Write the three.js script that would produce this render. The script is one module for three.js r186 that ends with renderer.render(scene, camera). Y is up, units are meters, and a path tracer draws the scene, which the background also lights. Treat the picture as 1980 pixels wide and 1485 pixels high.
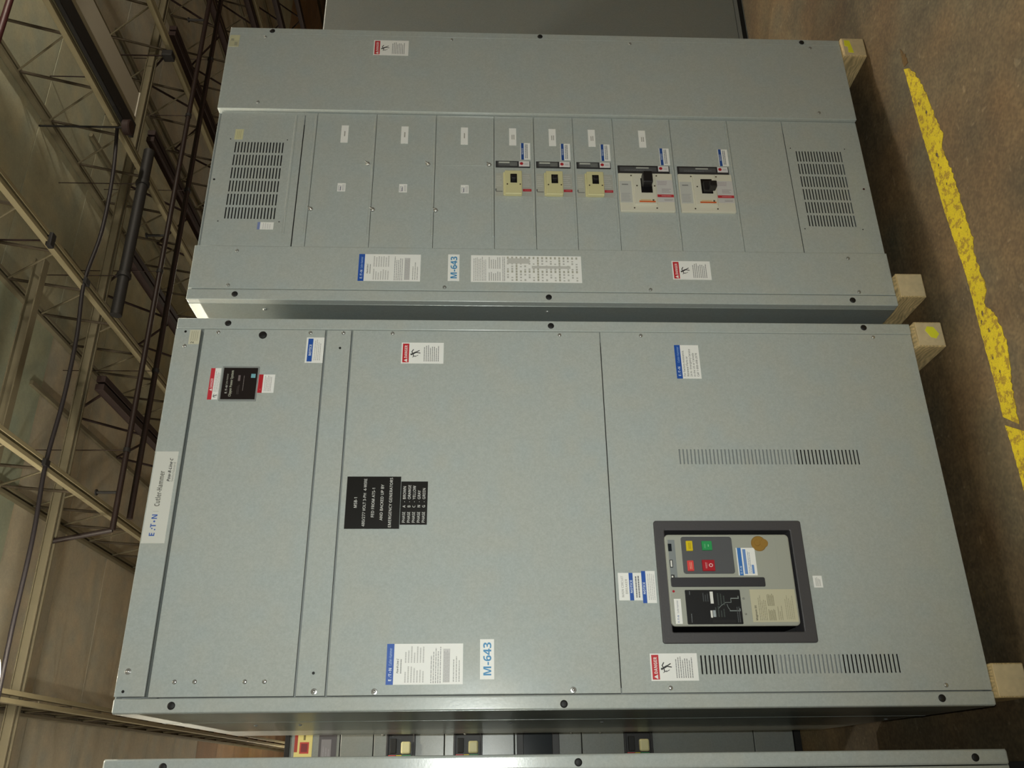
import * as THREE from 'three';
import { RoundedBoxGeometry } from 'three/addons/geometries/RoundedBoxGeometry.js';
import { mergeGeometries } from 'three/addons/utils/BufferGeometryUtils.js';

// ---------------------------------------------------------------- camera, exposure, lights
// The photograph was taken with the camera held upright and is shown lying on its side:
// world "up" points to the left of the picture, world "right" to the top of it.
const scene = new THREE.Scene();
scene.background = new THREE.Color(0x000000);
const camera = new THREE.PerspectiveCamera(47.986, 1980 / 1485, 0.05, 100);
const camPos = new THREE.Vector3(-1.2921, 1.4568, 2.3563);
camera.position.copy(camPos);
camera.quaternion.setFromRotationMatrix(new THREE.Matrix4().makeBasis(
  new THREE.Vector3(-0.01176, -0.99916, 0.03938),
  new THREE.Vector3(0.90989, 0.00564, 0.41482),
  new THREE.Vector3(-0.41469, 0.04071, 0.90905)).clone());
const renderer = new THREE.WebGLRenderer({ antialias: true });
renderer.toneMapping = THREE.LinearToneMapping;
renderer.toneMappingExposure = 1.0;
renderer.shadowMap.enabled = true;

// the camera's own flash, 5 cm beside the lens, fired for this picture
const flash = new THREE.SpotLight(0xfafff8, 12.6, 0, 1.0, 0.85, 2);
flash.position.copy(camPos).add(new THREE.Vector3(0.055, 0.0, 0.0));
flash.target.position.copy(camPos).add(new THREE.Vector3(0.48, 0.1, -0.88));
flash.castShadow = true; flash.shadow.radius = 0.8;
scene.add(flash, flash.target);

// high-bay lamps: [x, z, candela]; some are unseen and added for fill
const LAMP_Y = 4.668;
const LAMPS = [
  [-0.75, -0.1, 25, 'high-bay lamp hanging right above the nearer cabinet'],
  [-0.66, -3.75, 26, 'glowing high-bay lamp at the left picture edge, under a tan joist'],
  [6.2, -0.6, 54, 'added fill lamp to the right, level with the cabinet fronts'],  // unseen lamp added to brighten the right-hand ceiling
  [-5.2, -7.8, 40, 'high-bay lamp furthest left in the hall, out over the aisle'],
  [-2.0, -15.6, 40, 'high-bay lamp at the far end of the hall'],
  [8.2, -14.0, 26, 'high-bay lamp at the far right of the hall'],
  [-4.2, 5.2, 4, 'added fill lamp behind the photographer, left'],  // unseen, added for mild ambient on the cabinet fronts
  [4.0, 3.0, 4, 'added fill lamp in front of the cabinets, far to the right'],  // unseen, added to lift the front of the set-back cabinet
];
const LAMP_COLOR = 0xfff4de;

// ---------------------------------------------------------------- helpers
let seed = 12345;
const rnd = () => { seed = (seed * 1664525 + 1013904223) >>> 0; return seed / 4294967296; };
const V = (x, y, z) => new THREE.Vector3(x, y, z);
const used = {};
const numbered = n => { used[n] = (used[n] || 0) + 1; return used[n] === 1 ? n : n + '_' + String(used[n] - 1).padStart(3, '0'); };

function flat(g) {           // common layout: non-indexed, position/normal/uv, uv in metres
  g = g.index ? g.toNonIndexed() : g;
  for (const k of Object.keys(g.attributes)) if (!['position', 'normal', 'uv'].includes(k)) g.deleteAttribute(k);
  const p = g.attributes.position, n = g.attributes.normal, uv = new Float32Array(p.count * 2);
  for (let i = 0; i < p.count; i++) {
    const a = Math.abs(n.getX(i)), b = Math.abs(n.getY(i)), c = Math.abs(n.getZ(i));
    let u, v;
    if (c >= a && c >= b) { u = p.getX(i); v = p.getY(i); } else if (b >= a) { u = p.getX(i); v = p.getZ(i); } else { u = p.getZ(i); v = p.getY(i); }
    uv[2 * i] = u; uv[2 * i + 1] = v;
  }
  g.setAttribute('uv', new THREE.BufferAttribute(uv, 2));
  g.morphAttributes = {}; g.clearGroups();
  return g;
}
function bx(x0, x1, y0, y1, z0, z1, r = 0.0012) {
  const w = x1 - x0, h = y1 - y0, d = z1 - z0;
  const g = r > 0 ? new RoundedBoxGeometry(w, h, d, 2, Math.min(r, w * 0.49, h * 0.49, d * 0.49)) : new THREE.BoxGeometry(w, h, d);
  return g.translate((x0 + x1) / 2, (y0 + y1) / 2, (z0 + z1) / 2);
}
function plate(x0, x1, y0, y1, z0, z1, holes = [], bev = 0.001, corner = 0) {   // extruded plate with true openings
  const s = new THREE.Shape(), b = bev;
  const rect = (t, a0, a1, c0, c1, r) => {
    if (r > 0) { t.moveTo(a0 + r, c0); t.lineTo(a1 - r, c0); t.absarc(a1 - r, c0 + r, r, -Math.PI / 2, 0); t.lineTo(a1, c1 - r); t.absarc(a1 - r, c1 - r, r, 0, Math.PI / 2); t.lineTo(a0 + r, c1); t.absarc(a0 + r, c1 - r, r, Math.PI / 2, Math.PI); t.lineTo(a0, c0 + r); t.absarc(a0 + r, c0 + r, r, Math.PI, Math.PI * 1.5); }
    else { t.moveTo(a0, c0); t.lineTo(a1, c0); t.lineTo(a1, c1); t.lineTo(a0, c1); t.closePath(); }
  };
  rect(s, x0 + b, x1 - b, y0 + b, y1 - b, corner);
  for (const h of holes) { const p = new THREE.Path(); rect(p, h[0], h[1], h[2], h[3], h[4] || 0); s.holes.push(p); }
  const g = new THREE.ExtrudeGeometry(s, { depth: z1 - z0 - 2 * b, bevelEnabled: b > 0, bevelThickness: b, bevelSize: b, bevelSegments: 2, curveSegments: 4 });
  return g.translate(0, 0, z0 + b);
}
function cyl(r0, r1, len, seg = 16, axis = 'z') {
  const g = new THREE.CylinderGeometry(r1, r0, len, seg);
  if (axis === 'z') g.rotateX(Math.PI / 2); if (axis === 'x') g.rotateZ(-Math.PI / 2);
  return g;
}
function rod(a, b, r, seg = 8) {
  const d = b.clone().sub(a), g = new THREE.CylinderGeometry(r, r, d.length(), seg);
  g.applyQuaternion(new THREE.Quaternion().setFromUnitVectors(V(0, 1, 0), d.clone().normalize()));
  return g.translate((a.x + b.x) / 2, (a.y + b.y) / 2, (a.z + b.z) / 2);
}
function mesh(name, geos, mat, parent, label) {
  const g = geos.isBufferGeometry && geos.userData.ready ? geos : mergeGeometries((Array.isArray(geos) ? geos : [geos]).map(flat));
  const m = new THREE.Mesh(g, mat); m.name = numbered(name); m.castShadow = m.receiveShadow = true;
  if (label) m.userData.label = label;
  parent.add(m); return m;
}
function share(g) { g = flat(g); g.userData.ready = true; return g; }
function thing(name, label, category, x = 0, y = 0, z = 0, group) {
  const o = new THREE.Group(); o.name = numbered(name); o.position.set(x, y, z);
  o.userData = { label, category }; if (group) o.userData.group = group; scene.add(o); return o;
}
function struct(name, geos, mat, parent = scene) { const m = mesh(name, geos, mat, parent); if (parent === scene) m.userData.kind = 'structure'; return m; }

// ---------------------------------------------------------------- procedural textures
function noiseGrid(n, s) { let q = s; const r = () => { q = (q * 1664525 + 1013904223) >>> 0; return q / 4294967296; }; const a = new Float32Array(n * n); for (let i = 0; i < n * n; i++) a[i] = r(); return a; }
function tileNoise(n, s) {
  const a = noiseGrid(n, s), sm = t => t * t * (3 - 2 * t);
  return (u, v) => { const x = ((u % 1) + 1) % 1 * n, y = ((v % 1) + 1) % 1 * n, i = Math.floor(x), j = Math.floor(y), fx = sm(x - i), fy = sm(y - j), i1 = (i + 1) % n, j1 = (j + 1) % n, ii = i % n, jj = j % n;
    return (a[jj * n + ii] * (1 - fx) + a[jj * n + i1] * fx) * (1 - fy) + (a[j1 * n + ii] * (1 - fx) + a[j1 * n + i1] * fx) * fy; };
}
function dataTex(n, fn, srgb, rep) {
  const d = new Uint8Array(n * n * 4);
  for (let j = 0; j < n; j++) for (let i = 0; i < n; i++) { const c = fn(i / n, j / n), k = (j * n + i) * 4; d[k] = c[0]; d[k + 1] = c[1]; d[k + 2] = c[2]; d[k + 3] = 255; }
  const t = new THREE.DataTexture(d, n, n); t.wrapS = t.wrapT = THREE.RepeatWrapping; t.magFilter = THREE.LinearFilter; t.minFilter = THREE.LinearMipmapLinearFilter; t.generateMipmaps = true;
  if (srgb) t.colorSpace = THREE.SRGBColorSpace; t.repeat.set(1 / rep, 1 / rep); t.needsUpdate = true; return t;
}
const clamp = x => Math.max(0, Math.min(255, Math.round(x)));
const nA = tileNoise(7, 1), nB = tileNoise(19, 2), nC = tileNoise(53, 3), nD = tileNoise(151, 4), nE = tileNoise(400, 5);
const fbm = (u, v) => 0.38 * nA(u, v) + 0.26 * nB(u, v) + 0.18 * nC(u, v) + 0.18 * nD(u, v);
const peel = dataTex(512, (u, v) => { const x = clamp(255 * (0.6 * nD(u, v) + 0.4 * nE(u, v))); return [x, x, x]; }, false, 0.6);
const paintMap = dataTex(512, (u, v) => { const k = 1 + 0.035 * (nD(u, v) - 0.5) + 0.05 * (nE(u, v) - 0.5), w = 4 * (nB(u, v) - 0.5); return [clamp(180 * k + w), clamp(186 * k), clamp(182 * k - w)]; }, true, 0.9);
const concrete = dataTex(1024, (u, v) => {
  const f = fbm(u, v), g = nE(u, v) - 0.5, sp = nD(u + 0.3, v + 0.7) > 0.93 ? 18 : 0, k = 0.60 + 0.55 * f + 0.22 * g, h = nB(v, u) - 0.5;
  return [clamp(110 * k + 12 * h + sp), clamp(93 * k + sp), clamp(66 * k - 8 * h + sp)];
}, true, 2.6);
const deckMap = dataTex(512, (u, v) => { const k = 0.9 + 0.2 * fbm(u, v) + 0.06 * (nE(u, v) - 0.5), h = nB(u, v) - 0.5; return [clamp(255 * k * (0.93 + 0.05 * h)), clamp(255 * k * 0.93), clamp(255 * k * (0.93 - 0.05 * h))]; }, true, 3.1);
const woodMap = dataTex(512, (u, v) => {
  const ring = Math.sin((v * 34 + 3.2 * nA(u * 0.5, v) + 0.8 * nB(u, v)) * 6.283), k = 0.88 + 0.07 * ring + 0.16 * (nC(u * 0.2, v) - 0.5) + 0.12 * (nE(u * 0.1, v) - 0.5);
  return [clamp(236 * k), clamp(208 * k), clamp(152 * k)];
}, true, 0.4);
const stripeMap = dataTex(512, (u, v) => {
  const w = 0.5 * nC(u, v) + 0.35 * nD(u, v) + 0.25 * nE(u, v), worn = w > 0.665 ? 1 : w > 0.6 && nE(v, u) > 0.55 ? 1 : 0, k = 0.8 + 0.16 * fbm(u, v) + 0.14 * (nE(u, v) - 0.5);
  return worn ? [clamp(172 * k), clamp(142 * k), clamp(40 * k)] : [clamp(230 * k), clamp(206 * k), clamp(26 * k)];
}, true, 0.7);

// ---------------------------------------------------------------- materials
const std = (color, roughness = 0.6, o = {}) => new THREE.MeshStandardMaterial({ color, roughness, metalness: 0, ...o });
const M = {
  paint: std(0xffffff, 0.2, { map: paintMap, bumpMap: peel, bumpScale: 0.00004 }),
  paintDimE: std(0xb4b4b4, 0.26, { map: paintMap, bumpMap: peel, bumpScale: 0.00006 }),  // darker copy of paint; the weak light on column E is in its colour
  paintDimD: std(0xb8b8b8, 0.4, { map: paintMap, bumpMap: peel, bumpScale: 0.00012 }),  // paint toned down to carry the dimmer light on far cabinet D
  side: std(0xf4f6f6, 0.28, { map: paintMap, metalness: 0.5 })   /* sheet sides made half-metallic to deepen the shade in the gaps */,
  inner: std(0x8d918f, 0.55),
  dullBlack: std(0x171717, 0.85),
  black: std(0x1b191b, 0.45), blackGloss: std(0x141315, 0.25), rubber: std(0x100f10, 0.6),
  bezel: std(0x4a484a, 0.5, { bumpMap: peel, bumpScale: 0.0002 }), pushPanel: std(0x56575a, 0.5),
  device: std(0xa9aba0, 0.45), deviceDark: std(0x333236, 0.5), deviceRecess: std(0x888e8f, 0.4),
  cream: std(0xd6d0a0, 0.42), ivory: std(0xdcd9c8, 0.42), creamEdge: std(0xc3bb88, 0.45),
  chrome: std(0xc9cac8, 0.24, { metalness: 0.75 }), zinc: std(0xa9aba8, 0.34, { metalness: 0.6 }), brass: std(0xa8823f, 0.4, { metalness: 0.2 }),
  yellow: std(0xe6cf1e, 0.4), green: std(0x2f9a58, 0.4), red: std(0xb01e2c, 0.4), redLight: std(0xe04a48, 0.4), glass: std(0x20262c, 0.12),
  white: std(0xe8e8e2, 0.5), tagYellow: std(0xf6f53c, 0.6),
  wood: std(0xffffff, 0.75, { map: woodMap, bumpMap: woodMap, bumpScale: 0.0006 }),
  woodEnd: std(0xf3dcae, 0.8, { map: deckMap }),
  floor: std(0xffffff, 0.72, { map: concrete, bumpMap: concrete, bumpScale: 0.0012 }),
  stripeFaded: std(0xffd98a, 0.7, { map: concrete }),
  stripe: std(0xffffff, 0.6, { map: stripeMap }),
  tan: std(0x948b6e, 0.65), rodTan: std(0x7d7660, 0.7), tanDark: std(0x463c2c, 0.7), maroon: std(0x2c1c1a, 0.65), pipe: std(0x241816, 0.5), redPipe: std(0x42161a, 0.5), duct: std(0x1e1d1e, 0.6),
  cable: std(0x242024, 0.55), fixture: std(0xbcb8ab, 0.55), lampBody: std(0x777468, 0.5),
  acrylic: new THREE.MeshPhysicalMaterial({ color: 0xe8e6da, roughness: 0.9, transmission: 0.6, thickness: 0 }),
  deck: [std(0xd6cfba, 0.85, { map: deckMap }), std(0xd2cdbb, 0.85, { map: deckMap }), std(0xcfcfb5, 0.85, { map: deckMap })],
  sky: std(0xb9c2ab, 0.7, { map: deckMap }), farBrown: [std(0xbfa283, 0.85, { map: deckMap }), std(0xb3967a, 0.85, { map: deckMap })],
  roofTop: std(0x6a6650, 0.9), wall: std(0x6b5338, 0.85, { map: deckMap }), wallLight: std(0x8d8672, 0.85, { map: deckMap }),
};

// ---------------------------------------------------------------- printed labels (lettering as flat print)
const RES = 3000; // pixels per metre
function print(w, h, draw, rough = 0.5, rot = false) {
  if (rot) [w, h] = [h, w];   // drawn as it lies in the photograph, a quarter turn from upright
  const c = document.createElement('canvas'); c.width = Math.max(16, Math.round(w * RES)); c.height = Math.max(16, Math.round(h * RES));
  const x = c.getContext('2d'); x.fillStyle = '#f6f6f2'; x.fillRect(0, 0, c.width, c.height);
  x.textBaseline = 'middle';
  if (rot) { x.setTransform(0, 1, -1, 0, c.width, 0); draw(x, c.height, c.width); } else draw(x, c.width, c.height);
  const t = new THREE.CanvasTexture(c); t.colorSpace = THREE.SRGBColorSpace; t.anisotropy = 8;
  return std(0xffffff, rough, { map: t });
}
function txt(x, s, px, py, size, color = '#222', o = {}) {
  x.save(); x.fillStyle = color; x.font = `${o.style || ''} ${o.weight || 'bold'} ${size}px ${o.font || 'sans-serif'}`; x.textAlign = o.align || 'left';
  x.translate(px, py); if (o.w) { const m = x.measureText(s).width; x.scale(o.w / m, 1); } x.fillText(s, 0, 0); x.restore();
}
function rule(x, x0, x1, y0, y1, rows, color, sd = 7, fill = 1, thick = 0.42) {   // rows of print too small to read
  let q = sd * 7919 + 13; const r = () => { q = (q * 1664525 + 1013904223) >>> 0; return q / 4294967296; };
  const p = (y1 - y0) / rows; x.fillStyle = color;
  for (let i = 0; i < rows; i++) { let a = x0; const end = x0 + (x1 - x0) * (fill < 1 ? fill + (1 - fill) * r() : 1); while (a < end) { const L = Math.min(end - a, (x1 - x0) * (0.03 + 0.09 * r())); x.fillRect(a, y0 + i * p + p * (0.5 - thick / 2), L, p * thick); a += L + (x1 - x0) * 0.014; } }
}
function victim(x, cx, cy, s) {      // falling figure struck by a bolt
  x.save(); x.translate(cx, cy); x.strokeStyle = '#2a2a2a'; x.fillStyle = '#2a2a2a'; x.lineCap = 'round'; x.lineWidth = s * 0.09;
  const L = (...p) => { x.beginPath(); x.moveTo(p[0] * s, p[1] * s); for (let i = 2; i < p.length; i += 2) x.lineTo(p[i] * s, p[i + 1] * s); x.stroke(); };
  x.beginPath(); x.arc(-0.16 * s, -0.42 * s, 0.1 * s, 0, 7); x.fill();
  x.lineWidth = s * 0.16; L(-0.1, -0.28, 0.08, 0.04); x.lineWidth = s * 0.09; L(0.08, 0.04, 0.0, 0.5); L(0.08, 0.04, 0.3, 0.42); L(-0.1, -0.25, 0.14, -0.38, 0.4, -0.22); L(-0.1, -0.25, -0.38, -0.18); x.lineWidth = s * 0.05; L(-0.5, -0.3, -0.34, 0.0, -0.42, 0.0, -0.26, 0.3);
  x.restore();
}
function eaton(x, px, py, size, color) {     // wordmark: E, dotted A, T, dot, N
  txt(x, 'E', px, py, size, color, { weight: 'bold' }); x.fillStyle = color;
  const d = size * 0.17; x.fillRect(px + size * 0.85, py + size * 0.18, d, d); x.fillRect(px + size * 1.0, py - size * 0.2, d, d);
  txt(x, 'T', px + size * 1.2, py, size, color); x.beginPath(); x.arc(px + size * 2.05, py + size * 0.05, size * 0.13, 0, 7); x.fill();
  txt(x, 'N', px + size * 2.3, py, size, color);
}
const RED = '#c9242f', BLUE = '#1f55b0';
const warnTri = (x, cx, cy, s, c) => { x.fillStyle = c; x.beginPath(); x.moveTo(cx, cy - s * 0.5); x.lineTo(cx + s * 0.55, cy + s * 0.45); x.lineTo(cx - s * 0.55, cy + s * 0.45); x.closePath(); x.fill(); };
const P = {};
P.danger = print(0.07, 0.128, (x, w, h) => {
  x.fillStyle = RED; x.fillRect(w * 0.05, h * 0.03, w * 0.9, h * 0.15); warnTri(x, w * 0.15, h * 0.105, h * 0.09, '#f3eeea'); txt(x, 'DANGER', w * 0.25, h * 0.108, h * 0.1, '#f3eeea', { w: w * 0.62 });
  victim(x, w * 0.5, h * 0.33, h * 0.22); rule(x, w * 0.1, w * 0.92, h * 0.52, h * 0.9, 8, '#8d8d8d', 3, 0.7, 0.4);
});
P.dangerStrip = print(0.102, 0.03, (x, w, h) => {
  x.fillStyle = '#cf3340'; x.fillRect(0, 0, w, h * 0.42); warnTri(x, w * 0.31, h * 0.22, h * 0.28, '#f4e6e6'); txt(x, 'DANGER', w * 0.37, h * 0.23, h * 0.32, '#f0d4d6', { w: w * 0.3 });
  victim(x, w * 0.12, h * 0.72, h * 0.42); rule(x, w * 0.24, w * 0.97, h * 0.5, h * 0.94, 4, '#b9b9b9', 5, 0.8, 0.35);
});
P.nameplate = print(0.102, 0.1, (x, w, h) => {
  x.fillStyle = '#231d1d'; x.fillRect(0, 0, w, h); eaton(x, w * 0.18, h * 0.14, h * 0.085, '#d8d8d0'); txt(x, 'Cutler-Hammer', w * 0.45, h * 0.13, h * 0.07, '#c4c6b8', { w: w * 0.36, weight: 'normal' });
  txt(x, 'Clipper Power System', w * 0.08, h * 0.26, h * 0.1, '#c3c5b4', { w: w * 0.84 });
  rule(x, w * 0.58, w * 0.76, h * 0.44, h * 0.52, 1, '#8d7f80', 3, 1, 0.8); rule(x, w * 0.16, w * 0.5, h * 0.44, h * 0.52, 2, '#5a5250', 2, 0.6); rule(x, w * 0.27, w * 0.75, h * 0.6, h * 0.64, 1, '#8a8280', 4);
  x.fillStyle = '#7fb9c4'; x.fillRect(w * 0.68, h * 0.82, w * 0.13, h * 0.13);
}, 0.3);
P.redCaution = print(0.06, 0.049, (x, w, h) => { x.fillStyle = '#c01f2c'; x.fillRect(0, h * 0.02, w, h * 0.27); warnTri(x, w * 0.18, h * 0.16, h * 0.12, '#d8575c'); rule(x, w * 0.08, w * 0.94, h * 0.38, h * 0.84, 5, '#bdb9b8', 9, 0.85); });
P.noticeBig = print(0.086, 0.053, (x, w, h) => { x.fillStyle = BLUE; x.fillRect(w * 0.05, h * 0.1, w * 0.9, h * 0.28); txt(x, 'NOTICE', w * 0.5, h * 0.25, h * 0.2, '#e8ecf2', { align: 'center' }); rule(x, w * 0.1, w * 0.92, h * 0.46, h * 0.86, 4, '#b4b2b2', 8, 0.8, 0.3); });
P.notice = print(0.072, 0.034, (x, w, h) => { x.fillStyle = '#27509a'; x.fillRect(0, h * 0.06, w, h * 0.28); txt(x, 'NOTICE', w * 0.5, h * 0.21, h * 0.22, '#ccd4e2', { align: 'center' }); rule(x, w * 0.08, w * 0.94, h * 0.44, h * 0.76, 2, '#83878f', 8, 0.95, 0.55); });
P.msb = print(0.15, 0.152, (x, w, h) => {
  x.fillStyle = '#171615'; x.fillRect(0, 0, w, h); const c = '#f0f0ec', o = { align: 'center', weight: 'normal' };
  txt(x, 'MSB-1', w * 0.5, h * 0.18, h * 0.075, c, o); txt(x, '480/277 VOLT 3-PH  4-WIRE', w * 0.5, h * 0.345, h * 0.072, c, { ...o, w: w * 0.92 }); txt(x, 'FED FROM ATS-1', w * 0.5, h * 0.505, h * 0.072, c, { ...o, w: w * 0.58 });
  txt(x, 'AND BACKED UP BY', w * 0.5, h * 0.665, h * 0.072, c, { ...o, w: w * 0.69 }); txt(x, 'EMERGENCY GENERATORS', w * 0.5, h * 0.825, h * 0.072, c, { ...o, w: w * 0.96 });
}, 0.35);
P.phase = print(0.126, 0.076, (x, w, h) => {
  x.fillStyle = '#171615'; x.fillRect(0, 0, w, h);
  [['A', 'BROWN'], ['B', 'ORANGE'], ['C', 'YELLOW'], ['N', 'GRAY'], ['G', 'GREEN']].forEach(([a, b], i) => { const y = h * (0.14 + 0.182 * i), s = h * 0.145, o = { weight: 'normal' }; txt(x, 'PHASE', w * 0.04, y, s, '#f0f0ec', o); txt(x, a, w * 0.39, y, s, '#f0f0ec', o); txt(x, '-', w * 0.51, y, s, '#f0f0ec', o); txt(x, b, w * 0.58, y, s, '#f0f0ec', o); });
}, 0.35);
P.m643 = print(0.1, 0.037, (x, w, h) => { txt(x, 'M-643', w * 0.5, h * 0.53, h * 0.78, '#3e8ec4', { align: 'center', w: w * 0.86 }); });
P.brand = print(0.266, 0.063, (x, w, h) => {
  x.fillStyle = '#dcdcd4'; x.fillRect(0, 0, w, h); eaton(x, w * 0.07, h * 0.4, h * 0.33, '#3f62b4'); x.fillStyle = '#b9b4a8'; x.fillRect(w * 0.335, h * 0.28, 3, h * 0.26);
  txt(x, 'Cutler-Hammer', w * 0.39, h * 0.42, h * 0.31, '#6e6e66', { weight: 'bold', w: w * 0.39 }); txt(x, 'Pow-R-Line C', w * 0.66, h * 0.74, h * 0.19, '#2b2b2b', { style: 'italic', w: w * 0.26 }); txt(x, 'Switchboard', w * 0.66, h * 0.9, h * 0.14, '#8d8d86', { weight: 'normal', w: w * 0.22 });
});
P.inspect = print(0.05, 0.034, (x, w, h) => { x.fillStyle = '#d8d5bd'; x.fillRect(0, 0, w, h); txt(x, '2', w * 0.04, h * 0.36, h * 0.4, '#6d6a58'); rule(x, w * 0.24, w * 0.95, h * 0.12, h * 0.85, 4, '#b5b096', 3, 0.9); });
P.beigeTag = print(0.05, 0.034, (x, w, h) => { x.fillStyle = '#d3d0a4'; x.fillRect(0, 0, w, h); rule(x, w * 0.1, w * 0.9, h * 0.2, h * 0.8, 3, '#bdb88f', 3, 0.8); });
P.wornTag = print(0.056, 0.036, (x, w, h) => { x.fillStyle = '#bdbb9a'; x.fillRect(0, 0, w, h); x.fillStyle = '#c9c7a2'; x.fillRect(w * 0.55, 0, w * 0.45, h); x.fillStyle = '#a2a189'; x.fillRect(w * 0.1, h * 0.55, w * 0.3, h * 0.3); x.fillRect(w * 0.5, h * 0.15, w * 0.2, h * 0.3); });
function rating(sd) { return (x, w, h) => {
  x.fillStyle = '#2458b4'; x.fillRect(0, 0, w, h * 0.095); eaton(x, w * 0.08, h * 0.05, h * 0.055, '#dfe6f2'); txt(x, 'Cutler-Hammer', w * 0.46, h * 0.05, h * 0.05, '#b9cbe8', { w: w * 0.44, weight: 'normal' });
  txt(x, 'Pow-R-Line C', w * 0.27, h * 0.145, h * 0.035, '#3a3a3a', { style: 'italic', w: w * 0.36 }); rule(x, w * 0.27, w * 0.62, h * 0.175, h * 0.205, 1, '#8f8f8d', 3);
  rule(x, w * 0.05, w * 0.48, h * 0.23, h * 0.5, 7, '#c4c3c0', sd, 0.6, 0.45); rule(x, w * 0.53, w * 0.95, h * 0.23, h * 0.5, 7, '#c4c3c0', sd + 1, 0.6, 0.45);
  rule(x, w * 0.03, w * 0.94, h * 0.57, h * 0.72, 5, '#a9a8a8', sd + 2, 0.7, 0.4); x.fillStyle = '#cfcecd'; x.fillRect(w * 0.05, h * 0.74, w * 0.82, h * 0.09); rule(x, w * 0.05, w * 0.87, h * 0.745, h * 0.825, 4, '#b4b3b2', sd + 5, 0.9, 0.5);
  rule(x, w * 0.06, w * 0.86, h * 0.86, h * 0.97, 3, '#aeadab', sd + 3, 0.6, 0.35);
}; }
P.ratingA = print(0.101, 0.2, rating(11)); P.ratingB = print(0.101, 0.2, rating(23));
P.table = print(0.101, 0.359, (x, w, h) => {
  rule(x, w * 0.04, w * 0.95, h * 0.02, h * 0.14, 8, '#a5a4a2', 3, 0.85, 0.35); rule(x, w * 0.05, w * 0.4, h * 0.155, h * 0.27, 6, '#a8a7a5', 4, 0.7); rule(x, w * 0.5, w * 0.95, h * 0.155, h * 0.27, 6, '#b2b1ae', 9, 0.7); rule(x, w * 0.04, w * 0.95, h * 0.28, h * 0.31, 2, '#a5a4a2', 6);
  for (let i = 0; i < 17; i++) { const y = h * (0.325 + 0.039 * i); for (let j = 0; j < 9; j++) { const k = (i * 7 + j * 13 + i * j) % 5; if (k > 0) { x.fillStyle = k === 4 ? '#b5b4a6' : '#c3c2bc'; x.fillRect(w * (0.05 + 0.103 * j), y, w * 0.03 * (1 + k * 0.45), h * 0.016); } } }
  x.fillStyle = '#cdccc6'; x.fillRect(w * 0.7, h * 0.33, w * 0.2, h * 0.2); x.fillRect(w * 0.52, h * 0.55, w * 0.1, h * 0.35);
});
P.service = print(0.075, 0.113, (x, w, h) => {      // drawn wide, see below
});
P.service = print(0.113, 0.075, (x, w, h) => {
  x.fillStyle = BLUE; x.fillRect(0, 0, w, h * 0.24); eaton(x, w * 0.07, h * 0.13, h * 0.14, '#dde6f5'); txt(x, 'Cutler-Hammer', w * 0.47, h * 0.13, h * 0.12, '#a9c4ec', { w: w * 0.48, weight: 'normal' });
  ['For Factory Assistance,', 'Renewal Parts or', '24 hr. Emergency Service', 'in the US or Canada', 'Call 1-800-498-2678'].forEach((s, i) => txt(x, s, w * 0.06, h * (0.33 + 0.135 * i), h * 0.115, '#3d3d3d', { w: w * [0.78, 0.6, 0.82, 0.7, 0.7][i], weight: 'normal' }));
});
P.mainTag = print(0.064, 0.065, (x, w, h) => {
  txt(x, 'MAIN CIRCUIT', w * 0.5, h * 0.17, h * 0.13, '#9a9690', { align: 'center', weight: 'normal', w: w * 0.78 }); txt(x, 'BREAKER', w * 0.5, h * 0.34, h * 0.13, '#9a9690', { align: 'center', weight: 'normal', w: w * 0.55 });
  x.fillStyle = BLUE; x.fillRect(0, h * 0.46, w, h * 0.17); txt(x, 'NOTICE', w * 0.5, h * 0.55, h * 0.13, '#e6ebf3', { align: 'center' }); rule(x, w * 0.1, w * 0.92, h * 0.7, h * 0.92, 2, '#77777b', 3, 0.9, 0.5);
});
P.noticeMain = print(0.088, 0.038, (x, w, h) => { x.fillStyle = BLUE; x.fillRect(0, 0, w, h * 0.3); txt(x, 'NOTICE', w * 0.46, h * 0.16, h * 0.24, '#e6ebf3', { align: 'center' }); rule(x, w * 0.1, w * 0.94, h * 0.4, h * 0.94, 4, '#c2c0c0', 6, 0.9, 0.35); });
P.small = print(0.033, 0.026, (x, w, h) => { rule(x, w * 0.12, w * 0.9, h * 0.2, h * 0.8, 4, '#aaa9a6', 6, 0.7, 0.4); });
P.smallBox = print(0.034, 0.027, (x, w, h) => { x.strokeStyle = '#77778a'; x.lineWidth = 3; x.strokeRect(w * 0.12, h * 0.14, w * 0.56, h * 0.3); x.fillStyle = '#9a9aa6'; x.fillRect(w * 0.14, h * 0.3, w * 0.45, h * 0.12); rule(x, w * 0.1, w * 0.9, h * 0.58, h * 0.9, 2, '#a9a9b0', 6, 0.8, 0.4); });
P.name1 = print(0.076, 0.026, (x, w, h) => { rule(x, w * 0.36, w * 0.66, h * 0.4, h * 0.62, 1, '#9d9a92', 6, 1, 0.7); });
P.name2 = print(0.076, 0.026, (x, w, h) => { rule(x, w * 0.34, w * 0.62, h * 0.28, h * 0.8, 2, '#a29f98', 8, 0.8, 0.5); });
P.blueWhite = print(0.054, 0.029, (x, w, h) => { x.fillStyle = '#7f8ec0'; x.fillRect(0, 0, w, h * 0.17); rule(x, w * 0.1, w * 0.92, h * 0.3, h * 0.85, 4, '#d3d0d0', 8, 0.8, 0.3); });
P.deviceBlue = print(0.052, 0.076, (x, w, h) => { });
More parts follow.
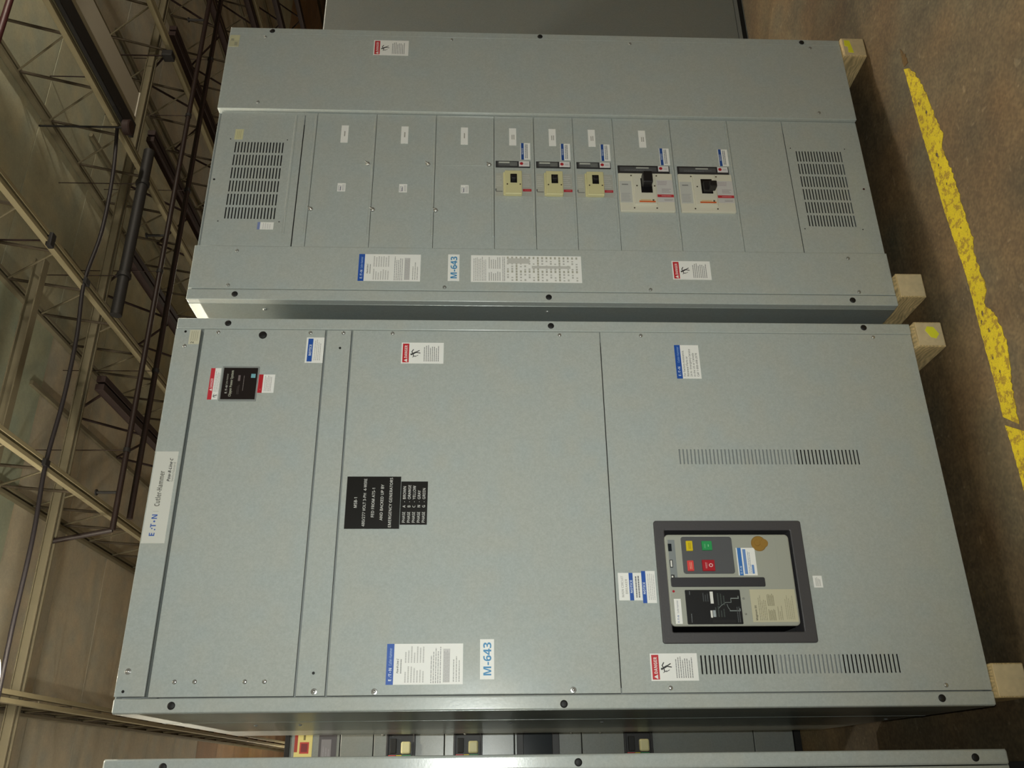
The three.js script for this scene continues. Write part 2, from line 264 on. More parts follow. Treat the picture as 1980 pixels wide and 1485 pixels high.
P.deviceBlue = print(0.076, 0.053, (x, w, h) => { x.fillStyle = '#3b78c4'; x.fillRect(0, h * 0.06, w, h * 0.2); x.fillStyle = '#6f95d2'; x.fillRect(w * 0.05, h * 0.34, w * 0.9, h * 0.16); x.fillRect(w * 0.06, h * 0.74, w * 0.32, h * 0.12); rule(x, w * 0.06, w * 0.95, h * 0.56, h * 0.72, 2, '#9aa6ba', 4, 0.8, 0.4); eaton(x, w * 0.06, h * 0.17, h * 0.13, '#dfe8f6'); });
P.deviceName = print(0.066, 0.019, (x, w, h) => { eaton(x, w * 0.05, h * 0.45, h * 0.34, '#5b6da8'); txt(x, 'Cutler-Hammer', w * 0.42, h * 0.46, h * 0.36, '#7c7c8a', { w: w * 0.52, weight: 'normal' }); });
P.deviceData = print(0.087, 0.123, (x, w, h) => { x.fillStyle = '#c9c4a8'; x.fillRect(0, 0, w, h); txt(x, 'Magnum DS', w * 0.05, h * 0.09, h * 0.06, '#4a473b', { w: w * 0.46 }); rule(x, w * 0.05, w * 0.9, h * 0.15, h * 0.34, 5, '#9c977f', 4, 0.6, 0.4); for (let j = 0; j < 2; j++) rule(x, w * (0.05 + 0.44 * j), w * (0.42 + 0.44 * j), h * 0.36, h * 0.52, 6, '#7d785f', 5 + j, 0.8, 0.45); rule(x, w * 0.06, w * 0.5, h * 0.56, h * 0.68, 3, '#9c977f', 9, 0.5, 0.4); rule(x, w * 0.08, w * 0.85, h * 0.74, h * 0.94, 5, '#aaa58c', 2, 0.7, 0.4); });
P.trip = print(0.092, 0.15, (x, w, h) => {
  x.fillStyle = '#262729'; x.fillRect(0, 0, w, h); rule(x, w * 0.04, w * 0.3, h * 0.06, h * 0.09, 1, '#7f8284', 4); rule(x, w * 0.86, w * 0.97, h * 0.06, h * 0.09, 1, '#7f8284', 4);
  x.strokeStyle = '#8d9694'; x.lineWidth = w * 0.014; const L = (...p) => { x.beginPath(); x.moveTo(p[0] * w, p[1] * h); for (let i = 2; i < p.length; i += 2) x.lineTo(p[i] * w, p[i + 1] * h); x.stroke(); };
  L(0.45, 0.58, 0.52, 0.62, 0.63, 0.72, 0.63, 0.82, 0.75, 0.82, 0.75, 0.95); x.lineWidth = w * 0.028; L(0.75, 0.82, 0.75, 0.96, 0.82, 0.96); L(0.38, 0.78, 0.38, 0.97, 0.45, 0.97); x.lineWidth = w * 0.014; L(0.58, 0.74, 0.47, 0.76, 0.4, 0.79);
  rule(x, w * 0.66, w * 0.95, h * 0.3, h * 0.42, 3, '#55595b', 5, 0.7); rule(x, w * 0.2, w * 0.55, h * 0.5, h * 0.7, 4, '#4b5350', 6, 0.5); rule(x, w * 0.55, w * 0.95, h * 0.56, h * 0.72, 3, '#4b5350', 7, 0.6); rule(x, w * 0.04, w * 0.5, h * 0.9, h * 0.97, 2, '#5f6365', 8);
  x.fillStyle = '#a9b2b6'; x.fillRect(w * 0.2, h * 0.47, w * 0.2, h * 0.05);
}, 0.3);
P.btn = (bg, fg, s) => print(0.03, 0.03, (x, w, h) => { x.fillStyle = bg; x.fillRect(0, 0, w, h); x.strokeStyle = fg; x.lineWidth = w * 0.07; if (s === 'O') { x.beginPath(); x.arc(w * 0.5, h * 0.68, w * 0.14, 0, 7); x.stroke(); rule(x, w * 0.2, w * 0.8, h * 0.2, h * 0.38, 2, fg, 4, 0.9, 0.4); } else if (s === 'I') { x.beginPath(); x.moveTo(w * 0.35, h * 0.62); x.lineTo(w * 0.62, h * 0.62); x.stroke(); rule(x, w * 0.2, w * 0.7, h * 0.18, h * 0.34, 2, fg, 5, 0.9, 0.3); } else rule(x, w * 0.15, w * 0.85, h * 0.25, h * 0.75, 2, fg, 6, 0.9, 0.45); }, 0.4);
P.stop = P.btn('#b01c2a', '#e8c9c6', 'O'); P.go = P.btn('#2f9a58', '#a9dcb4', 'I'); P.spring = P.btn('#dcc21c', '#a8900f', 'S'); P.open = P.btn('#df4a48', '#f2b49a', 'S');
P.brkLeft = print(0.052, 0.093, (x, w, h) => { x.fillStyle = '#b4b5ab'; x.fillRect(0, 0, w, h); rule(x, w * 0.1, w * 0.9, h * 0.1, h * 0.6, 6, '#c9c9c2', 4, 0.5, 0.4); x.fillStyle = '#4c4c4c'; x.fillRect(0, h * 0.68, w * 0.12, h * 0.1); rule(x, w * 0.06, w * 0.9, h * 0.76, h * 0.84, 1, '#6a6a68', 4); }, 0.5, true);
P.brkRight = print(0.034, 0.093, (x, w, h) => { x.fillStyle = '#b0b1a9'; x.fillRect(0, 0, w, h); rule(x, w * 0.1, w * 0.9, h * 0.06, h * 0.6, 6, '#c6c6c2', 6, 0.6, 0.4); }, 0.5, true);
P.redTab = print(0.03, 0.012, (x, w, h) => { x.fillStyle = '#b8313c'; x.fillRect(0, 0, w, h); rule(x, w * 0.2, w * 0.85, h * 0.2, h * 0.75, 1, '#d98b8c', 4, 1, 0.4); }, 0.5, true);
P.bigLeft = print(0.042, 0.09, (x, w, h) => { x.fillStyle = '#c6c7c2'; x.fillRect(0, 0, w, h); rule(x, w * 0.2, w * 0.72, h * 0.1, h * 0.22, 1, '#7b7b7b', 4); rule(x, w * 0.1, w * 0.92, h * 0.55, h * 0.95, 6, '#a9a9aa', 5, 0.8, 0.4); }, 0.5, true);
P.bigRight = print(0.058, 0.094, (x, w, h) => { x.fillStyle = '#cfcdcb'; x.fillRect(0, 0, w, h); rule(x, w * 0.08, w * 0.72, h * 0.04, h * 0.24, 3, '#ad9fa6', 4, 0.8, 0.4); rule(x, w * 0.3, w * 0.95, h * 0.38, h * 0.58, 3, '#a39aa0', 5, 0.7, 0.4); x.fillStyle = '#c2303a'; x.fillRect(0, h * 0.66, w, h * 0.12); rule(x, w * 0.25, w * 0.85, h * 0.69, h * 0.75, 1, '#e6b8b5', 6); rule(x, w * 0.4, w * 0.95, h * 0.86, h * 0.95, 2, '#908c8e', 7, 0.8, 0.4); }, 0.5, true);
P.orange = print(0.056, 0.016, (x, w, h) => { x.fillStyle = '#dcd6b8'; x.fillRect(0, 0, w, h); rule(x, w * 0.1, w * 0.75, h * 0.05, h * 0.4, 1, '#d8a45a', 5, 0.9, 0.6); x.fillStyle = '#d9622a'; x.fillRect(0, h * 0.52, w, h * 0.48); x.fillStyle = '#3c4038'; x.fillRect(w * 0.82, 0, w * 0.1, h * 0.5); }, 0.5, true);
P.stripBlk = print(0.115, 0.027, (x, w, h) => { x.fillStyle = '#3c3c3e'; x.fillRect(0, 0, w, h); x.fillStyle = '#6f7270'; x.fillRect(w * 0.05, h * 0.12, w * 0.58, h * 0.76); x.fillStyle = '#505254'; x.fillRect(w * 0.05, h * 0.45, w * 0.36, h * 0.43); x.fillStyle = '#c3c6be'; x.fillRect(w * 0.08, h * 0.1, w * 0.32, h * 0.28); rule(x, w * 0.08, w * 0.6, h * 0.5, h * 0.85, 2, '#7c7f7e', 4, 0.8, 0.4); }, 0.5, true);
P.stripBig = print(0.182, 0.034, (x, w, h) => { x.fillStyle = '#333234'; x.fillRect(0, 0, w, h); x.fillStyle = '#545557'; x.fillRect(w * 0.03, h * 0.14, w * 0.72, h * 0.62); x.fillStyle = '#b9bbb4'; x.fillRect(w * 0.35, h * 0.16, w * 0.25, h * 0.18); rule(x, w * 0.12, w * 0.7, h * 0.44, h * 0.74, 2, '#74777a', 9, 0.6, 0.4); }, 0.5, true);
P.tripBtn = print(0.037, 0.022, (x, w, h) => { x.fillStyle = '#e4e2e2'; x.fillRect(0, 0, w, h); x.fillStyle = '#b93a40'; x.beginPath(); x.arc(w * 0.25, h * 0.45, h * 0.28, 0, 7); x.fill(); rule(x, w * 0.5, w * 0.92, h * 0.3, h * 0.7, 2, '#a9a4a8', 4, 0.8, 0.4); }, 0.5, true);
P.yellowWarn = print(0.21, 0.077, (x, w, h) => { x.fillStyle = '#c8bd78'; x.fillRect(0, 0, w, h); x.fillStyle = '#8f2c20'; x.fillRect(w * 0.56, 0, w * 0.44, h * 0.18); x.fillStyle = '#a8342c'; x.fillRect(w * 0.53, h * 0.3, w * 0.22, h * 0.52); x.fillStyle = '#6e1e22'; x.fillRect(w * 0.56, h * 0.38, w * 0.16, h * 0.36); x.fillStyle = '#6b6236'; x.fillRect(w * 0.79, h * 0.49, w * 0.12, h * 0.12); });
P.greyPanel = print(0.13, 0.075, (x, w, h) => { x.fillStyle = '#48454a'; x.fillRect(0, 0, w, h); x.fillStyle = '#77757a'; x.fillRect(w * 0.04, h * 0.14, w * 0.82, h * 0.56); rule(x, w * 0.1, w * 0.8, h * 0.2, h * 0.65, 3, '#85838a', 4, 0.8, 0.4); });

function sticker(name, parent, x0, x1, y0, y1, z, mat, label, t = 0.0009) {
  const g = new THREE.BoxGeometry(x1 - x0, y1 - y0, t).toNonIndexed(); g.translate((x0 + x1) / 2, (y0 + y1) / 2, z + t / 2);
  const m = new THREE.Mesh(g, mat); m.name = numbered(name); m.castShadow = m.receiveShadow = true; if (label) m.userData.label = label; parent.add(m); return m;
}

// ---------------------------------------------------------------- floor, walls, ceiling
struct('floor', bx(-12, 18, -0.3, 0, -20, 9, 0), M.floor);
struct('wall_back', bx(-12.3, 18.3, 0, 6.2, -20.3, -20, 0), M.wall);
struct('wall_front', bx(-12.3, 18.3, 0, 6.2, 9, 9.3, 0), M.wallLight);
struct('wall_left', bx(-12.3, -12, 0, 6.2, -20, 9, 0), M.wallLight);
struct('wall_right', bx(18, 18.3, 0, 6.2, -20, 9, 0), M.wall);
const DECK = 5.75;
const ceiling = struct('ceiling', bx(-12.3, 18.3, DECK + 0.04, 6.2, -20.3, 9.3, 0), M.roofTop);
{
  const pitchX = 3.64, z0 = 9, pitchZ = 1.12, x0 = -11.62;
  const panel = share(bx(0.004, pitchX - 0.004, 0, 0.05, 0.004, pitchZ - 0.004, 0.006));
  const light = share(bx(0.004, pitchX - 0.004, -0.012, 0.05, 0.004, pitchZ - 0.004, 0.006));
  for (let i = 0; i < 8; i++) for (let j = 0; j < 26; j++) {
    const z = z0 - pitchZ * (j + 1), x = x0 + pitchX * i;
    let mat = M.deck[(i * 5 + j * 3) % 3], g = panel;
    if (j === 12 && i === 3) { mat = M.sky; g = light; }
    if (z < -12.6) mat = M.farBrown[(i + j) % 2];  // panels of the far bay get a browner tone
    const m = mesh('roof_panel', g, mat, ceiling); m.position.set(x, DECK - 0.005, z);
  }
}
// worn yellow floor line
{
  const t = thing('floor_line', 'worn yellow painted line with ragged edges on the concrete floor', 'floor marking');
  const inn = [[0.9, 0.17], [0.685, 0.172], [0.484, 0.18], [0.318, 0.183], [0.195, 0.192], [0.075, 0.204], [-0.023, 0.205], [-0.162, 0.203], [-0.303, 0.204], [-0.40, 0.2]];
  const out = [[0.878, 0.2], [0.82, 0.222], [0.763, 0.24], [0.656, 0.256], [0.60, 0.262], [0.529, 0.277], [0.495, 0.253], [0.409, 0.267], [0.32, 0.275], [0.252, 0.273], [0.135, 0.281], [0.095, 0.266], [0.03, 0.272], [-0.038, 0.277], [-0.065, 0.254], [-0.081, 0.252], [-0.115, 0.282], [-0.213, 0.301], [-0.315, 0.278], [-0.346, 0.272], [-0.40, 0.262], [-0.445, 0.258]];
  const inn2 = [[-0.425, 0.2], [-0.489, 0.204], [-0.611, 0.206], [-0.9, 0.207], [-1.3, 0.206], [-1.7, 0.21]];
  const out2 = [[-0.47, 0.268], [-0.50, 0.288], [-0.62, 0.292], [-0.9, 0.285], [-1.3, 0.292], [-1.7, 0.288]];
  const dense = (a, amp) => { const r = []; for (let i = 0; i < a.length - 1; i++) { const n = Math.max(1, Math.round(Math.hypot(a[i + 1][0] - a[i][0], a[i + 1][1] - a[i][1]) / 0.011)); for (let k = 0; k < n; k++) r.push([a[i][0] + (a[i + 1][0] - a[i][0]) * k / n, a[i][1] + (a[i + 1][1] - a[i][1]) * k / n + (rnd() - 0.5) * amp]); } r.push(a[a.length - 1]); return r; };
  const make = (a, b, chips) => {
    const pts = dense(a, 0.003).concat(dense(b, 0.009).reverse()), s = new THREE.Shape(pts.map(p => new THREE.Vector2(p[0], -p[1])));
    for (const [cx, cz, r] of chips) { const h = new THREE.Path(); const n = 9; for (let k = 0; k < n; k++) { const q = r * (0.6 + 0.8 * rnd()), an = k / n * 6.283; h[k ? 'lineTo' : 'moveTo'](cx + q * Math.cos(an) * 1.5, -(cz + q * Math.sin(an))); } h.closePath(); s.holes.push(h); }
    const g = new THREE.ExtrudeGeometry(s, { depth: 0.0012, bevelEnabled: false }); g.rotateX(-Math.PI / 2); return g;
  };
  mesh('paint_strip', make(inn, out, [[0.72, 0.2, 0.004], [0.66, 0.225, 0.006], [0.49, 0.222, 0.007], [0.455, 0.215, 0.004], [-0.09, 0.232, 0.006], [-0.11, 0.218, 0.005], [-0.15, 0.24, 0.005], [-0.23, 0.225, 0.004], [-0.28, 0.24, 0.004], [0.2, 0.24, 0.003], [0.37, 0.23, 0.003]]), M.stripe, t);
  mesh('faded_paint', make([[0.985, 0.176], [0.93, 0.172], [0.905, 0.174]], [[0.965, 0.186], [0.94, 0.196], [0.9, 0.2]], []), M.stripeFaded, t);
  mesh('paint_strip', make(inn2, out2, [[-0.56, 0.24, 0.006], [-0.75, 0.25, 0.007]]), M.stripe, t);
}

// ---------------------------------------------------------------- ceiling steel
const CH = 5.06;   // height of the joists' bottom chords
{
  const ZF = -19.6, ZN = 3.2, pit = 0.66;
  const chord = (y, h, w, gap) => [bx(-w - gap, -gap, y, y + h, ZF, ZN, 0.004), bx(gap, w + gap, y, y + h, ZF, ZN, 0.004)];
  const botG = share(mergeGeometries(chord(CH - 0.03, 0.055, 0.038, 0.012).map(flat))), topG = share(mergeGeometries(chord(DECK - 0.07, 0.06, 0.034, 0.012).map(flat)));
  const dwn = share(rod(V(0, CH + 0.01, 0), V(0, DECK - 0.05, -pit * 0.68), 0.0095)), up = share(rod(V(0, DECK - 0.05, -pit * 0.68), V(0, CH + 0.01, -pit), 0.014));
  const names = ['second left of the lamp joist', 'first left of the lamp joist', 'right above the glowing lamp', 'first right of the lamp joist', 'second right of the lamp joist', 'third right, beside the strip light', 'fourth right of the lamp joist', 'fifth right of the lamp joist', 'sixth right of the lamp joist'];
  const xs = [-4.28, -2.48, -0.68, 1.12, 2.86, 4.68, 6.5, 8.28, 10.1];
  let proto = null;
  xs.forEach((x, i) => {
    let t;
    if (!proto) {
      t = proto = thing('ceiling_joist', '', 'joist', x, 0, 0);
      mesh('bottom_chord', botG, M.tan, t); mesh('top_chord', topG, M.rodTan, t);
      const n = Math.floor((ZN - ZF) / pit);
      for (let k = 0; k < n; k++) { const z = -3.40 + pit * 10 - pit * k; const a = mesh('web_rod', up, M.tanDark, t); a.position.z = z; const b = mesh('web_rod', dwn, M.rodTan, t); b.position.z = z; }
    } else { t = proto.clone(); t.name = numbered('ceiling_joist'); t.position.x = x; scene.add(t); t.userData = { ...proto.userData }; }
    t.userData.label = 'tan open-web ceiling joist, ' + names[i]; t.userData.group = 'tan ceiling joists';
  });
}
{
  const ZF = -19.6, ZN = -5.32, pit = 1.3, y = CH;
  const botG = share(mergeGeometries([bx(-0.075, -0.012, y - 0.035, y + 0.05, ZF, ZN, 0.004), bx(0.012, 0.075, y - 0.035, y + 0.05, ZF, ZN, 0.004)].map(flat)));
  const topG = share(bx(-0.025, 0.025, DECK - 0.05, DECK - 0.012, ZF, ZN, 0.004));
  const a0 = share(rod(V(0, y, 0), V(0, DECK - 0.05, -pit / 2), 0.014)), b0 = share(rod(V(0, DECK - 0.05, -pit / 2), V(0, y, -pit), 0.014));
  const xs = [2.2, 3.69, 5.2, 6.77, 8.3, 9.8, 11.3, 12.8], ord = ['furthest to the left', 'second from the left', 'third from the left', 'fourth from the left', 'fifth from the left', 'sixth from the left', 'seventh from the left', 'furthest to the right'];
  let proto = null;
  xs.forEach((x, i) => {
    let t;
    if (!proto) {
      t = proto = thing('dark_ceiling_joist', '', 'joist', x, 0, 0);
      mesh('bottom_chord', botG, M.maroon, t); mesh('top_chord', topG, M.rodTan, t);
      for (let k = 0; k < 10; k++) { const z = -5.5 - pit * k; const a = mesh('web_rod', a0, M.maroon, t); a.position.z = z; const b = mesh('web_rod', b0, M.maroon, t); b.position.z = z; }
    } else { t = proto.clone(); t.name = numbered('dark_ceiling_joist'); t.position.x = x; scene.add(t); t.userData = { ...proto.userData }; }
    t.userData.label = 'dark red-brown ceiling joist beyond the cross beam, ' + ord[i]; t.userData.group = 'dark joists of the far bay';
  });
}
function beam(name, label, cat, geos, mat) { const t = thing(name, label, cat); geos.forEach(([n, g, m]) => mesh(n, g, m || mat, t)); return t; }
beam('cross_beam', 'tan steel beam crossing the ceiling at the near edge of the pale roof panel', 'beam', [['web_plate', bx(-11.9, 2.95, 5.3, 5.37, -4.35, -4.335, 0.003)], ['flange', bx(-11.9, 2.95, 5.288, 5.3, -4.39, -4.30, 0.003)], ['flange', bx(-11.9, 2.95, 5.37, 5.382, -4.39, -4.30, 0.003)]], M.rodTan);
beam('cross_beam', 'long tan double-channel beam crossing the ceiling where the dark joists begin', 'beam', [['channel', bx(-11.9, 17.9, 5.27, 5.34, -5.47, -5.44, 0.006)], ['channel', bx(-11.9, 17.9, 5.27, 5.34, -5.54, -5.51, 0.006)], ['tie_plate', bx(-11.9, 17.9, 5.34, 5.35, -5.55, -5.43, 0.003)]], M.rodTan);
function hpipe(name, label, cat, x0, x1, y, z, r, mat, rods) {
  const t = thing(name, label, cat); const g = cyl(r, r, x1 - x0, 14, 'x'); g.translate((x0 + x1) / 2, y, z); mesh('tube', g, mat, t);
  for (const x of rods) { mesh('hanger_rod', rod(V(x, y + r, z), V(x, DECK, z), 0.0045), M.maroon, t); mesh('clamp', cyl(r * 1.25, r * 1.25, 0.04, 12, 'x').translate(x, y, z), M.duct, t); }
  return t;
}
const pa = hpipe('sprinkler_pipe', 'dark sprinkler pipe nearer of the two parallel pipes behind the cabinets, with upright heads', 'pipe', 0.82, 16, 4.8, -5.56, 0.027, M.pipe, [1.6, 3.6, 5.7, 7.6, 10]);
for (const x of [1.18, 4.05, 7.2]) { mesh('sprinkler_head', [cyl(0.014, 0.014, 0.2, 8, 'y').translate(x, 4.91, -5.56), cyl(0.03, 0.03, 0.012, 10, 'y').translate(x, 5.01, -5.56)], M.duct, pa); }
mesh('elbow', rod(V(0.82, 4.8, -5.56), V(0.7, 5.3, -5.5), 0.024), M.pipe, pa);
hpipe('sprinkler_pipe', 'dark sprinkler pipe further of the two parallel pipes behind the cabinets', 'pipe', 1.02, 16, 4.8, -5.9, 0.029, M.pipe, [2.6, 4.9, 6.9, 9]);
hpipe('vent_pipe', 'thick black pipe hung between two tan joists', 'pipe', 2.76, 4.72, 4.9, -5.0, 0.055, M.duct, [3.2, 4.3]);
hpipe('sprinkler_main', 'red main pipe high at the near end of the ceiling', 'pipe', 3.2, 8.5, 4.9, -2.38, 0.024, M.redPipe, [4.4, 6]);
{
  const t = thing('hanging_cable', 'black cable slung along the ceiling in shallow loops', 'cable');
  const c = [[-3.2, 4.96], [-2.2, 5.02], [-0.9, 4.99], [-0.2, 5.0], [0.5, 4.98], [1.12, 5.02], [1.7, 5.0], [2.3, 4.99], [2.86, 5.03], [3.4, 4.99], [4.1, 5.0], [4.68, 5.05]].map(([x, y]) => V(x, y, -4.56 + 0.02 * Math.sin(x * 3)));
  mesh('wire', new THREE.TubeGeometry(new THREE.CatmullRomCurve3(c), 80, 0.019, 8), M.cable, t);
  for (const x of [-0.68, 1.12, 2.86]) mesh('clip', bx(x - 0.03, x + 0.03, 5.0, 5.04, -4.6, -4.52, 0.004), M.duct, t);
}
{
  const t = thing('strip_light', 'long pale strip-light housing, unlit, beside a tan joist at the upper left', 'light fixture');
  mesh('housing', bx(5.0, 5.3, 5.02, 5.16, -4.78, 1.5, 0.01), M.fixture, t); mesh('end_cap', bx(4.99, 5.31, 5.01, 5.17, -4.8, -4.775, 0.006), M.fixture, t);
  mesh('reflector_rail', bx(4.85, 4.95, 4.99, 5.02, -4.75, 1.5, 0.006), M.rodTan, t); mesh('shade_strip', [bx(4.66, 4.83, 4.955, 4.965, -4.72, 1.5, 0.003), bx(4.66, 4.67, 4.955, 5.0, -4.72, 1.5, 0.003), bx(4.82, 4.83, 4.955, 5.0, -4.72, 1.5, 0.003)], M.duct, t);  // black strip added to stand for the shaded band beside the housing
  for (const z of [-4.4, -2.2]) mesh('hanger_rod', rod(V(5.15, 5.16, z), V(5.15, DECK, z), 0.006), M.maroon, t);
}
{
  const t = thing('junction_box', 'round dark red junction box hung under the tan joist by the cable end', 'junction box');
  mesh('box_body', cyl(0.075, 0.075, 0.06, 20, 'y').translate(4.56, 4.9, -4.45), M.maroon, t); mesh('cover', cyl(0.065, 0.078, 0.012, 20, 'y').translate(4.56, 4.865, -4.45), M.maroon, t); mesh('stem', rod(V(4.56, 4.92, -4.45), V(4.56, DECK, -4.45), 0.01), M.duct, t);
}
function heater(label, x, y, z, w, h, d) { const t = thing('junction_box', label, 'junction box'); mesh('box_body', bx(x - w / 2, x + w / 2, y, y + h, z - d / 2, z + d / 2, 0.012), M.duct, t); mesh('bracket', bx(x - 0.006, x + 0.006, y + h, DECK, z - 0.006, z + 0.006, 0.001), M.maroon, t); }
heater('small black wedge-shaped box under the fourth joist right of the lamp', 6.32, 4.97, -5.27, 0.08, 0.12, 0.12);
heater('small black clamp box where the tan cross beam meets a joist', 2.84, 5.0, -3.86, 0.13, 0.05, 0.07);

// high-bay lamps
{
  const bell = share(new THREE.LatheGeometry([[0.05, 0.36], [0.07, 0.34], [0.08, 0.22], [0.16, 0.12], [0.2, 0.02], [0.196, 0.02], [0.155, 0.115], [0.075, 0.21]].map(([a, b]) => new THREE.Vector2(a, b)), 28));
  const bulbG = share(new THREE.SphereGeometry(0.06, 20, 14)), glow = new THREE.MeshStandardMaterial({ color: 0xffffff, emissive: LAMP_COLOR, emissiveIntensity: 18, roughness: 0.5 });
  for (const [x, z, cd, label] of LAMPS) {
    const t = thing('high_bay_lamp', label, 'lamp', x, LAMP_Y, z); t.userData.group = 'high-bay lamps';
    mesh('reflector', bell, M.acrylic, t); mesh('bulb', bulbG, glow, t).castShadow = false; mesh('hanger', rod(V(0, 0.34, 0), V(0, DECK - LAMP_Y, 0), 0.012), M.duct, t);
    const l = new THREE.PointLight(LAMP_COLOR, cd, 0, 2); l.position.set(x, LAMP_Y, z); l.castShadow = true; l.shadow.radius = 7; scene.add(l);
  }
}

// ---------------------------------------------------------------- cabinet parts shared
const HT = 2.283, SKID = 0.089;
const plugG = share(new THREE.LatheGeometry([[0, 0.0038], [0.0055, 0.0034], [0.0085, 0.0024], [0.0098, 0.0008], [0.0098, 0]].map(([a, b]) => new THREE.Vector2(a, b)), 22).rotateX(Math.PI / 2));
const knobG = share(new THREE.LatheGeometry([[0, 0.006], [0.009, 0.0055], [0.0118, 0.003], [0.0122, 0]].map(([a, b]) => new THREE.Vector2(a, b)), 24).rotateX(Math.PI / 2));
const screwG = share(mergeGeometries([new THREE.LatheGeometry([[0.0012, 0.0036], [0.0035, 0.0034], [0.0055, 0.0022], [0.0062, 0]].map(([a, b]) => new THREE.Vector2(a, b)), 16).rotateX(Math.PI / 2), bx(-0.0008, 0.0008, -0.003, 0.003, 0.0022, 0.0028, 0)].map(flat)));
const washerG = share(new THREE.LatheGeometry([[0, 0.0052], [0.0032, 0.005], [0.0036, 0.003], [0.0046, 0.0024], [0.0072, 0.0026], [0.008, 0.0018], [0.0082, 0]].map(([a, b]) => new THREE.Vector2(a, b)), 22).rotateX(Math.PI / 2));
const holeG = share(cyl(0.0038, 0.0038, 0.0012, 14));
const qturnG = share(mergeGeometries([new THREE.LatheGeometry([[0, 0.0075], [0.005, 0.007], [0.0078, 0.004], [0.0085, 0]].map(([a, b]) => new THREE.Vector2(a, b)), 18).rotateX(Math.PI / 2), bx(-0.011, 0.011, -0.0022, 0.0022, 0.006, 0.009, 0.001).rotateZ(0.9)].map(flat)));
const put = (name, g, mat, parent, x, y, z) => { const m = mesh(name, g, mat, parent); m.position.set(x, y, z); return m; };
function shell(t, w, d, zf = -0.004, e = 0) {     // sides, back, top, bottom of a free-standing enclosure
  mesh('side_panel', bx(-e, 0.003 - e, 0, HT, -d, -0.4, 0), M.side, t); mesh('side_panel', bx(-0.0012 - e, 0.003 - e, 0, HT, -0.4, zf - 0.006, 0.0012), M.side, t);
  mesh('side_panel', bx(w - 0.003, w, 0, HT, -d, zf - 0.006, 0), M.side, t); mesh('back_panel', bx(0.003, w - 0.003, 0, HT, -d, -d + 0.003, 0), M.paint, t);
  mesh('top_cover', bx(0.003, w - 0.003, HT - 0.003, HT, -d + 0.003, zf - 0.006, 0), M.paint, t); mesh('base_pan', bx(0.003, w - 0.003, 0, 0.003, -d + 0.003, zf - 0.006, 0), M.inner, t);
  mesh('dark_backing', plate(0.01, w - 0.01, 0.01, HT - 0.01, -0.16, -0.155, [], 0), M.dullBlack, t);  // black sheet added inside; its colour stands for the interior darkness
}
function skid(label, x0, x1, z0, z1, tag) {
  const t = thing('wooden_skid', label, 'timber', (x0 + x1) / 2, 0, z1); t.userData.group = 'timber skids under the cabinets';
  const w = x1 - x0; const g = flat(bx(-w / 2, w / 2, 0, SKID, z0 - z1, 0, 0.004)); const uv = g.attributes.uv, n = g.attributes.normal, p = g.attributes.position;
  for (let i = 0; i < uv.count; i++) if (Math.abs(n.getZ(i)) < 0.5) uv.setXY(i, p.getZ(i), (Math.abs(n.getX(i)) > 0.5 ? p.getY(i) : p.getX(i)) + x0 * 3); else uv.setXY(i, p.getX(i) * 0.4 + x0, p.getY(i) + 0.13);
  g.userData.ready = true; mesh('timber', g, M.wood, t); mesh('end_grain', bx(-w / 2 + 0.004, w / 2 - 0.004, 0.004, SKID - 0.004, -0.001, 0.0012, 0.0008), M.woodEnd, t);
  if (tag) { const s = new THREE.Shape(tag.map(q => new THREE.Vector2(q[0], q[1]))); mesh('paper_tag', new THREE.ExtrudeGeometry(s, { depth: 0.0022, bevelEnabled: false }), M.tagYellow, t, 'torn bright yellow tag'); }
  return t;
}

